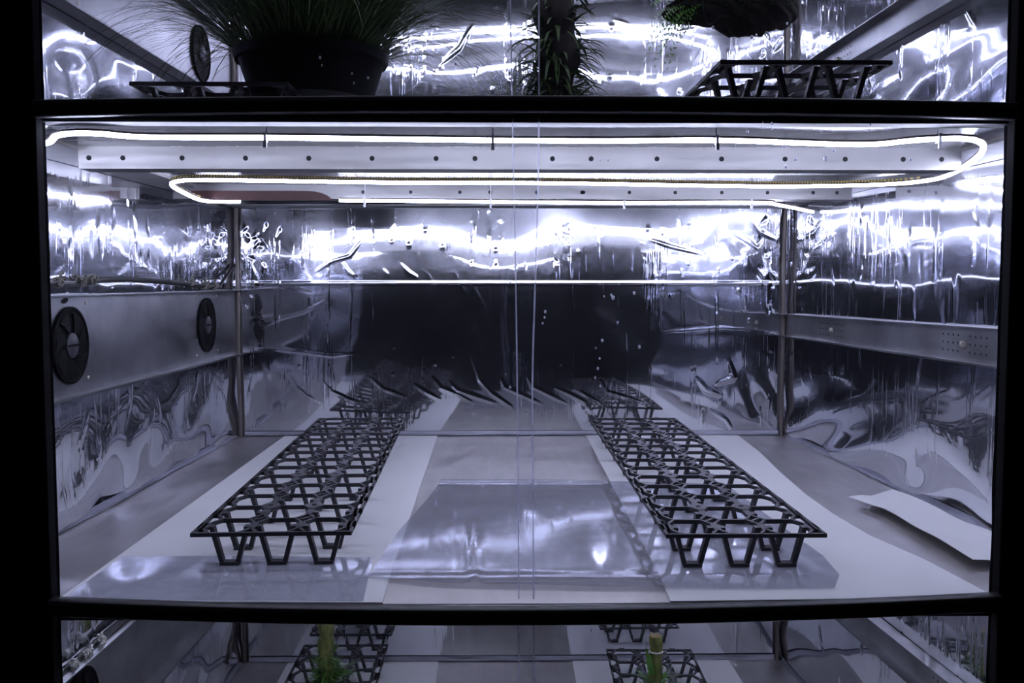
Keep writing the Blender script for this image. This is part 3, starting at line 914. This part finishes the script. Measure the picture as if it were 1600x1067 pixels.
tray((0.2340, 0.815, LOW + 0.0012), -1.3, 'black lattice tray holding the cut cane, lowest shelf')

# ------------------------------------------------------------------ plants
def blade(b, base, dirv, length, width, droop, seg=7):
    p = Vector(base); d = Vector(dirv).normalized()
    side = d.cross(Vector((0, 0, 1)))
    if side.length < 1e-3: side = Vector((1, 0, 0))
    side.normalize()
    side = (side + Vector((random.uniform(-.6, .6), random.uniform(-.6, .6), 0))).normalized()
    vs = []
    st = length / seg
    for i in range(seg + 1):
        t = i / seg
        w_ = width * (1 - t) ** 0.6 * 0.5 + 0.00015
        vs.append(p - side * w_); vs.append(p + side * w_)
        d = (d + Vector((0, 0, -droop * st * (0.4 + t * 1.6)))).normalized()
        p = p + d * st
    b.add(vs, [(i * 2, i * 2 + 1, i * 2 + 3, i * 2 + 2) for i in range(seg)])

# potted grass
gx, gy, gz = -0.186, 0.942, TOP + 0.0005 + H_T + 0.0006
root = empty('potted_grass', (gx, gy, gz), 0, 'dark bushy grass in a low round black pot on the upper shelf', 'potted plant')
MB().lathe([(0.0001, 0), (0.058, 0), (0.060, 0.002), (0.071, 0.036), (0.0745, 0.036), (0.0765, 0.044), (0.0730, 0.044), (0.0700, 0.038), (0.0001, 0.036)], 48).build('pot', M_POT, root, smooth=True)
MB().lathe([(0.0001, 0.030), (0.068, 0.034), (0.069, 0.038), (0.04, 0.041), (0.0001, 0.043)], 32).build('soil', M_SOIL, root, smooth=True)
b = MB()
for i in range(1500):
    a = random.uniform(0, 2 * PI); r = 0.066 * math.sqrt(random.random())
    lean = 0.10 + 0.75 * (r / 0.066) * random.uniform(0.3, 1.1)
    a2 = a + random.uniform(-0.5, 0.5)
    ln = random.uniform(0.09, 0.20)
    if random.random() < 0.16: lean, ln = random.uniform(0.9, 1.6), random.uniform(0.10, 0.19)
    blade(b, (r * math.cos(a), r * math.sin(a), 0.038), (lean * math.cos(a2), lean * math.sin(a2), 1), ln, random.uniform(0.0010, 0.0024), random.uniform(2, 9))
for i in range(170):
    a = random.choice([random.uniform(-0.7, 0.7), random.uniform(-0.7, 0.7), random.uniform(2.5, 3.8)])
    lean = random.uniform(0.8, 2.2)
    blade(b, (0.060 * math.cos(a), 0.060 * math.sin(a), 0.038), (lean * math.cos(a), lean * math.sin(a), 1), random.uniform(0.10, 0.20), random.uniform(0.0007, 0.0011), random.uniform(6, 13), 9)
b.build('grass_blades', M_GRASS, root, smooth=True, angle=None)

# plant column in the middle of the upper shelf
cx_, cy_ = 0.063, 1.03
root = empty('plant_totem', (cx_, cy_, TOP + 0.001), 0, 'dark upright plant pole with narrow drooping leaves, centre of the upper shelf', 'plant')
pts = [(0.003 * math.sin(k * 0.9), 0.002 * math.cos(k * 1.3), k * 0.0122) for k in range(30)]
MB().tube(pts, [0.022 + 0.003 * math.sin(k * 1.7) + (0.004 if k < 5 else 0) for k in range(30)], 14).build('bark_pole', M_BARK, root, smooth=True)
b = MB()
for i in range(520):
    a = random.uniform(0, 2 * PI); z = random.uniform(0.0, 0.35)
    if z > 0.10 and random.random() < 0.35: z *= 0.4
    up = random.uniform(-0.8, 0.7) if z > 0.05 else random.uniform(0.3, 1.2)
    big = 1.0 if z < 0.13 else 0.75
    z = max(z, 0.012)
    blade(b, (0.021 * math.cos(a), 0.021 * math.sin(a), z), (math.cos(a), math.sin(a), up), random.uniform(0.022, 0.045) * big, random.uniform(0.003, 0.0075), random.uniform(10, 50), 5)
b.build('leaves', M_GRASS, root, smooth=True, angle=None)

# hanging cork bark with moss and fern
hx, hy, hz = 0.245, 1.00, 0.547
root = empty('mounted_plant', (hx, hy, hz), 0, 'mossy dark bark piece hung on thin wires above the right upper tray', 'plant')
import bmesh
bm = bmesh.new()
bmesh.ops.create_icosphere(bm, subdivisions=5, radius=1)
for v in bm.verts:
    c = v.co.copy()
    n = 0.16 * math.sin(c.x * 7 + c.y * 3) + 0.13 * math.sin(c.y * 9 + c.z * 5 + 1) + 0.08 * math.sin(c.x * 17 + c.z * 13) + 0.04 * math.sin(c.z * 31 + c.x * 23)
    k = 1 + n
    t = c.x * 0.5 + 0.5
    rad = 0.017 + 0.015 * t
    v.co = Vector((c.x * 0.072 * (1 + 0.1 * n), c.y * rad * k, c.z * rad * k + (0.006 if c.x < 0 else 0.004) - 0.010 * abs(c.x) ** 2 * (1 if c.x < -0.3 else 0.4)))
m = bpy.data.meshes.new('bark'); bm.to_mesh(m); bm.free(); m.materials.append(M_BARK); m.shade_smooth()
o = bpy.data.objects.new('bark', m); COL.objects.link(o); o.parent = root
b = MB()
for i in range(1300):
    x = random.uniform(-0.035, 0.062); a = random.uniform(-0.3, PI + 0.3)
    rad = (0.017 + 0.015 * (x / 0.066 * .5 + .5)) * 1.02
    blade(b, (x, rad * math.cos(a), rad * math.sin(a) + 0.004), (random.uniform(-.5, .5), math.cos(a), math.sin(a)), random.uniform(0.004, 0.009), 0.0018, 10, 3)
b.build('moss', M_MOSS, root)
b = MB()
for i in range(90):
    a = random.uniform(0, 2 * PI)
    d = Vector((-1.0 + 0.7 * random.random(), 0.7 * math.cos(a), 0.2 + 0.6 * math.sin(a)))
    p = Vector((-0.042 + random.uniform(-.012, .02), random.uniform(-.01, .01), random.uniform(-0.004, 0.018)))
    for k in range(12):
        q = p + d.normalized() * 0.0042 * k + Vector((0, 0, -0.00022 * k * k))
        for s in (-1, 1):
            blade(b, q, (d.x * .5, s * 0.9, d.z * 0.5 + s * 0.6), 0.0085 - 0.0005 * k, 0.0014, 0, 2)
b.build('fern_fronds', M_LEAF, root)
b = MB()
b.tube([(-0.034, -0.004, 0.0), (-0.034, -0.004, 0.22)], 0.0006, 5)
b.tube([(-0.036, -0.028, 0.012), (-0.034, -0.026, -0.008), (-0.028, -0.020, -0.020), (-0.020, -0.012, -0.017), (-0.008, -0.020, -0.004)], 0.0007, 5)
b.tube([(0.03, 0.0, 0.02), (0.03, 0.0, 0.22)], 0.0006, 5)
b.build('wire', M_CABLE, root)

# mossy stick, lowest shelf
sx, sy = -0.268, 1.405
root = empty('mossy_stick', (sx, sy, LOW + H_T - 0.012), 0, 'upright moss-covered green-brown stick in the lower left tray', 'plant')
pts = [(0.0012 * math.sin(k * 0.8), 0.001 * math.cos(k), k * 0.009) for k in range(36)]
MB().tube(pts, [0.0118 + 0.0010 * math.sin(k * 1.9) + 0.0006 * math.sin(k * 4.1) for k in range(36)], 14).build('stem', M_STICK, root, smooth=True)
b = MB()
for i in range(420):
    a = random.uniform(0, 2 * PI); z = abs(random.gauss(0.018, 0.02))
    blade(b, (0.010 * math.cos(a), 0.010 * math.sin(a), z), (math.cos(a), math.sin(a), random.uniform(-0.2, 1.0)), random.uniform(0.008, 0.026), random.uniform(0.0014, 0.0032), 12, 4)
for i in range(30):
    blade(b, (0.008, 0, 0.02), (1, random.uniform(-.5, .5), random.uniform(0.0, 0.7)), random.uniform(0.02, 0.05), 0.003, 10, 5)
b.build('leaves', M_LEAF, root)

# cut cane with leaf, lowest shelf
top = at(1025, 993, y=1.375)
root = empty('cut_cane', (top[0], 1.375, LOW + H_T - 0.020), 0, 'cut cane stump with a pale top and one green leaf in the lower right tray', 'plant')
hh = top[2] - (LOW + H_T - 0.020)
pts = [(0.001 * math.sin(k * 1.1), 0.001 * math.cos(k), hh * k / 16) for k in range(17)]
MB().tube(pts, [0.0098 + 0.0006 * math.sin(k * 2.3) for k in range(17)], 16).build('stem', M_STICK, root, smooth=True, angle=50)
b = MB().lathe([(0.0001, 0.0), (0.0092, 0.0), (0.0088, 0.0012), (0.0001, 0.0014)], 20, 'z', (pts[-1][0], pts[-1][1], hh))
b.build('cut_face', M_CUT, root)
b = MB()
blade(b, (-0.009, -0.009, hh - 0.052), (-0.22, -0.1, 1.0), 0.042, 0.0110, -2, 6)
blade(b, (-0.008, -0.012, hh - 0.055), (-0.10, -0.1, 1.0), 0.034, 0.0100, 3, 6)
blade(b, (-0.010, -0.008, hh - 0.055), (-0.15, 0.0, 1.0), 0.070, 0.0016, 1, 6)
for i in range(60):
    a = random.uniform(0, 2 * PI)
    blade(b, (0.008 * math.cos(a), 0.008 * math.sin(a), random.uniform(0.01, 0.03)), (math.cos(a), math.sin(a), 0.6), random.uniform(0.015, 0.045), 0.004, 12, 5)
b.build('leaf', M_LEAF, root)
MB().lathe([(0.0104, 0), (0.0112, 0.0006), (0.0112, 0.0014), (0.0104, 0.002)], 20, 'z', (0, 0, hh - 0.025)).build('tie_ring', M_TIE, root, smooth=True)

# ------------------------------------------------------------------ clear film closing the front, one panel per tier
yf = 0.7463
def yfilm(x, z): return yf + 0.0004 * math.sin(x * 9 + z * 2) + 0.0002 * math.sin(x * 31 + 1.5 * z)
def edge_low(x, zm, ze): return zm + (ze - zm) * ((x - 0.0235) / 0.385) ** 2
for z0, z1, c0, c1, lab in (((-0.0075), 0.3990, -0.0075, 0.0025, 'clear plastic film over the middle opening, in front of the two long trays'),
                            (0.4045, 0.80, 0.4045, 0.4000, 'clear plastic film over the upper opening, in front of the potted grass'),
                            (-0.60, -0.0110, -0.60, -0.60, 'clear plastic film over the lowest opening, in front of the cut stems')):
    film = empty('front_film', (0, 0, 0), 0, lab, 'plastic film')
    K, Kz = 80, 24
    b = MB(); vs = []
    for j in range(Kz + 1):
        for i in range(K + 1):
            x = -0.3605 + 0.768 * i / K
            lo = edge_low(x, c0, c1)
            z = lo + (z1 - lo) * j / Kz
            vs.append((x, yfilm(x, z), z))
    b.add(vs, [(j * (K + 1) + i, j * (K + 1) + i + 1, (j + 1) * (K + 1) + i + 1, (j + 1) * (K + 1) + i) for j in range(Kz) for i in range(K)])
    b.build('sheet', M_FRONT, film, smooth=True, angle=None)
    def seam(pix, wd, name, mt):
        b = MB(); vs = []
        sp = [p for p in smooth_path([at(px, py, y=yf) for px, py in pix], 0.01) if z0 < p[2] < z1]
        for p in sp:
            y = yfilm(p[0], p[2]) - 0.0003
            vs += [(p[0] - wd / 2, y, p[2]), (p[0], y - 0.0002, p[2]), (p[0] + wd / 2, y, p[2])]
        n = len(sp)
        b.add(vs, [(i * 3 + q, i * 3 + q + 1, i * 3 + q + 4, i * 3 + q + 3) for i in range(n - 1) for q in (0, 1)])
        return b.build(name, mt, film, smooth=True, angle=None)
    seam([(796, -90), (799, 100), (802, 250), (806, 450), (808, 600), (810, 800), (811, 1190)], 0.0012, 'seam', M_SEAM)
    seam([(842, -90), (842, 200), (839, 350), (835, 480), (832, 600), (833, 800), (835, 1190)], 0.0014, 'seam', M_SEAM)
    seam([(819, -90), (820, 200), (821, 450), (821, 700), (823, 1190)], 0.0170, 'overlap_band', M_FOLD)

# droplets on the film
dm = MB().lathe([(0.0001, -0.0011), (0.0006, -0.0010), (0.0011, -0.0005), (0.0013, 0.0)], 12, 'y').mesh('water_droplet', M_DROP, True)
spots = [(852, 487, 1), (851, 496, .8), (848, 505, .8), (941, 532, 1.1), (931, 544, .7), (958, 465, 1.4), (955, 461, .9), (944, 463, .7), (991, 458, 1.1), (999, 542, 1.2),
         (937, 560, .8), (934, 576, .9), (930, 590, .9), (1206, 193, 1.1), (1206, 201, .9), (1168, 205, 1.2), (1150, 226, 1), (1225, 228, 1.2), (1243, 248, 1.3), (1290, 248, 1.6),
         (1228, 260, 1.3), (1303, 236, .9), (1302, 205, .7), (1360, 195, 1), (1358, 203, .9), (1283, 206, .7), (1422, 249, 1.3), (1192, 191, .6), (1177, 223, .9), (938, 250, .8), (950, 250, .8),
         (500, 90, 1), (503, 102, .7), (575, 122, .9), (553, 130, .8), (550, 115, .7), (1114, 43, 1.1), (1175, 58, 1.3), (1182, 55, .9), (1230, 37, 1), (1137, 67, .9), (1138, 78, .9), (1050, 61, .8),
         (1318, 20, .8), (1300, 70, .7), (770, 138, .8), (712, 100, .9), (835, 470, .7), (797, 442, .8), (790, 585, .6), (797, 605, 1.0), (938, 603, 1.0)]
for i, (px, py, s) in enumerate(spots):
    p = at(px, py, y=yf)
    o = bpy.data.objects.new('water_droplet', dm); COL.objects.link(o)
    o.location = (p[0], yfilm(p[0], p[2]) - 0.0001, p[2]); o.scale = (0.75 * s, 0.7 * s, 1.0 * s)
    where = ('in front of the black grass pot' if py < 140 and px < 650 else 'near the hanging bark at the top' if py < 140 and px > 1000 else
             'near the middle of the upper opening' if py < 140 else 'over the steel beams, right of centre' if py < 300 and px > 1000 else
             'over the beams, just right of the film seams' if py < 300 else 'right of the two seams, against the dark reflection' if px < 900 else
             'in the column right of centre')
    setp(o, 'small clear water droplet on the film ' + where, 'droplet', 'water droplets on the front film')
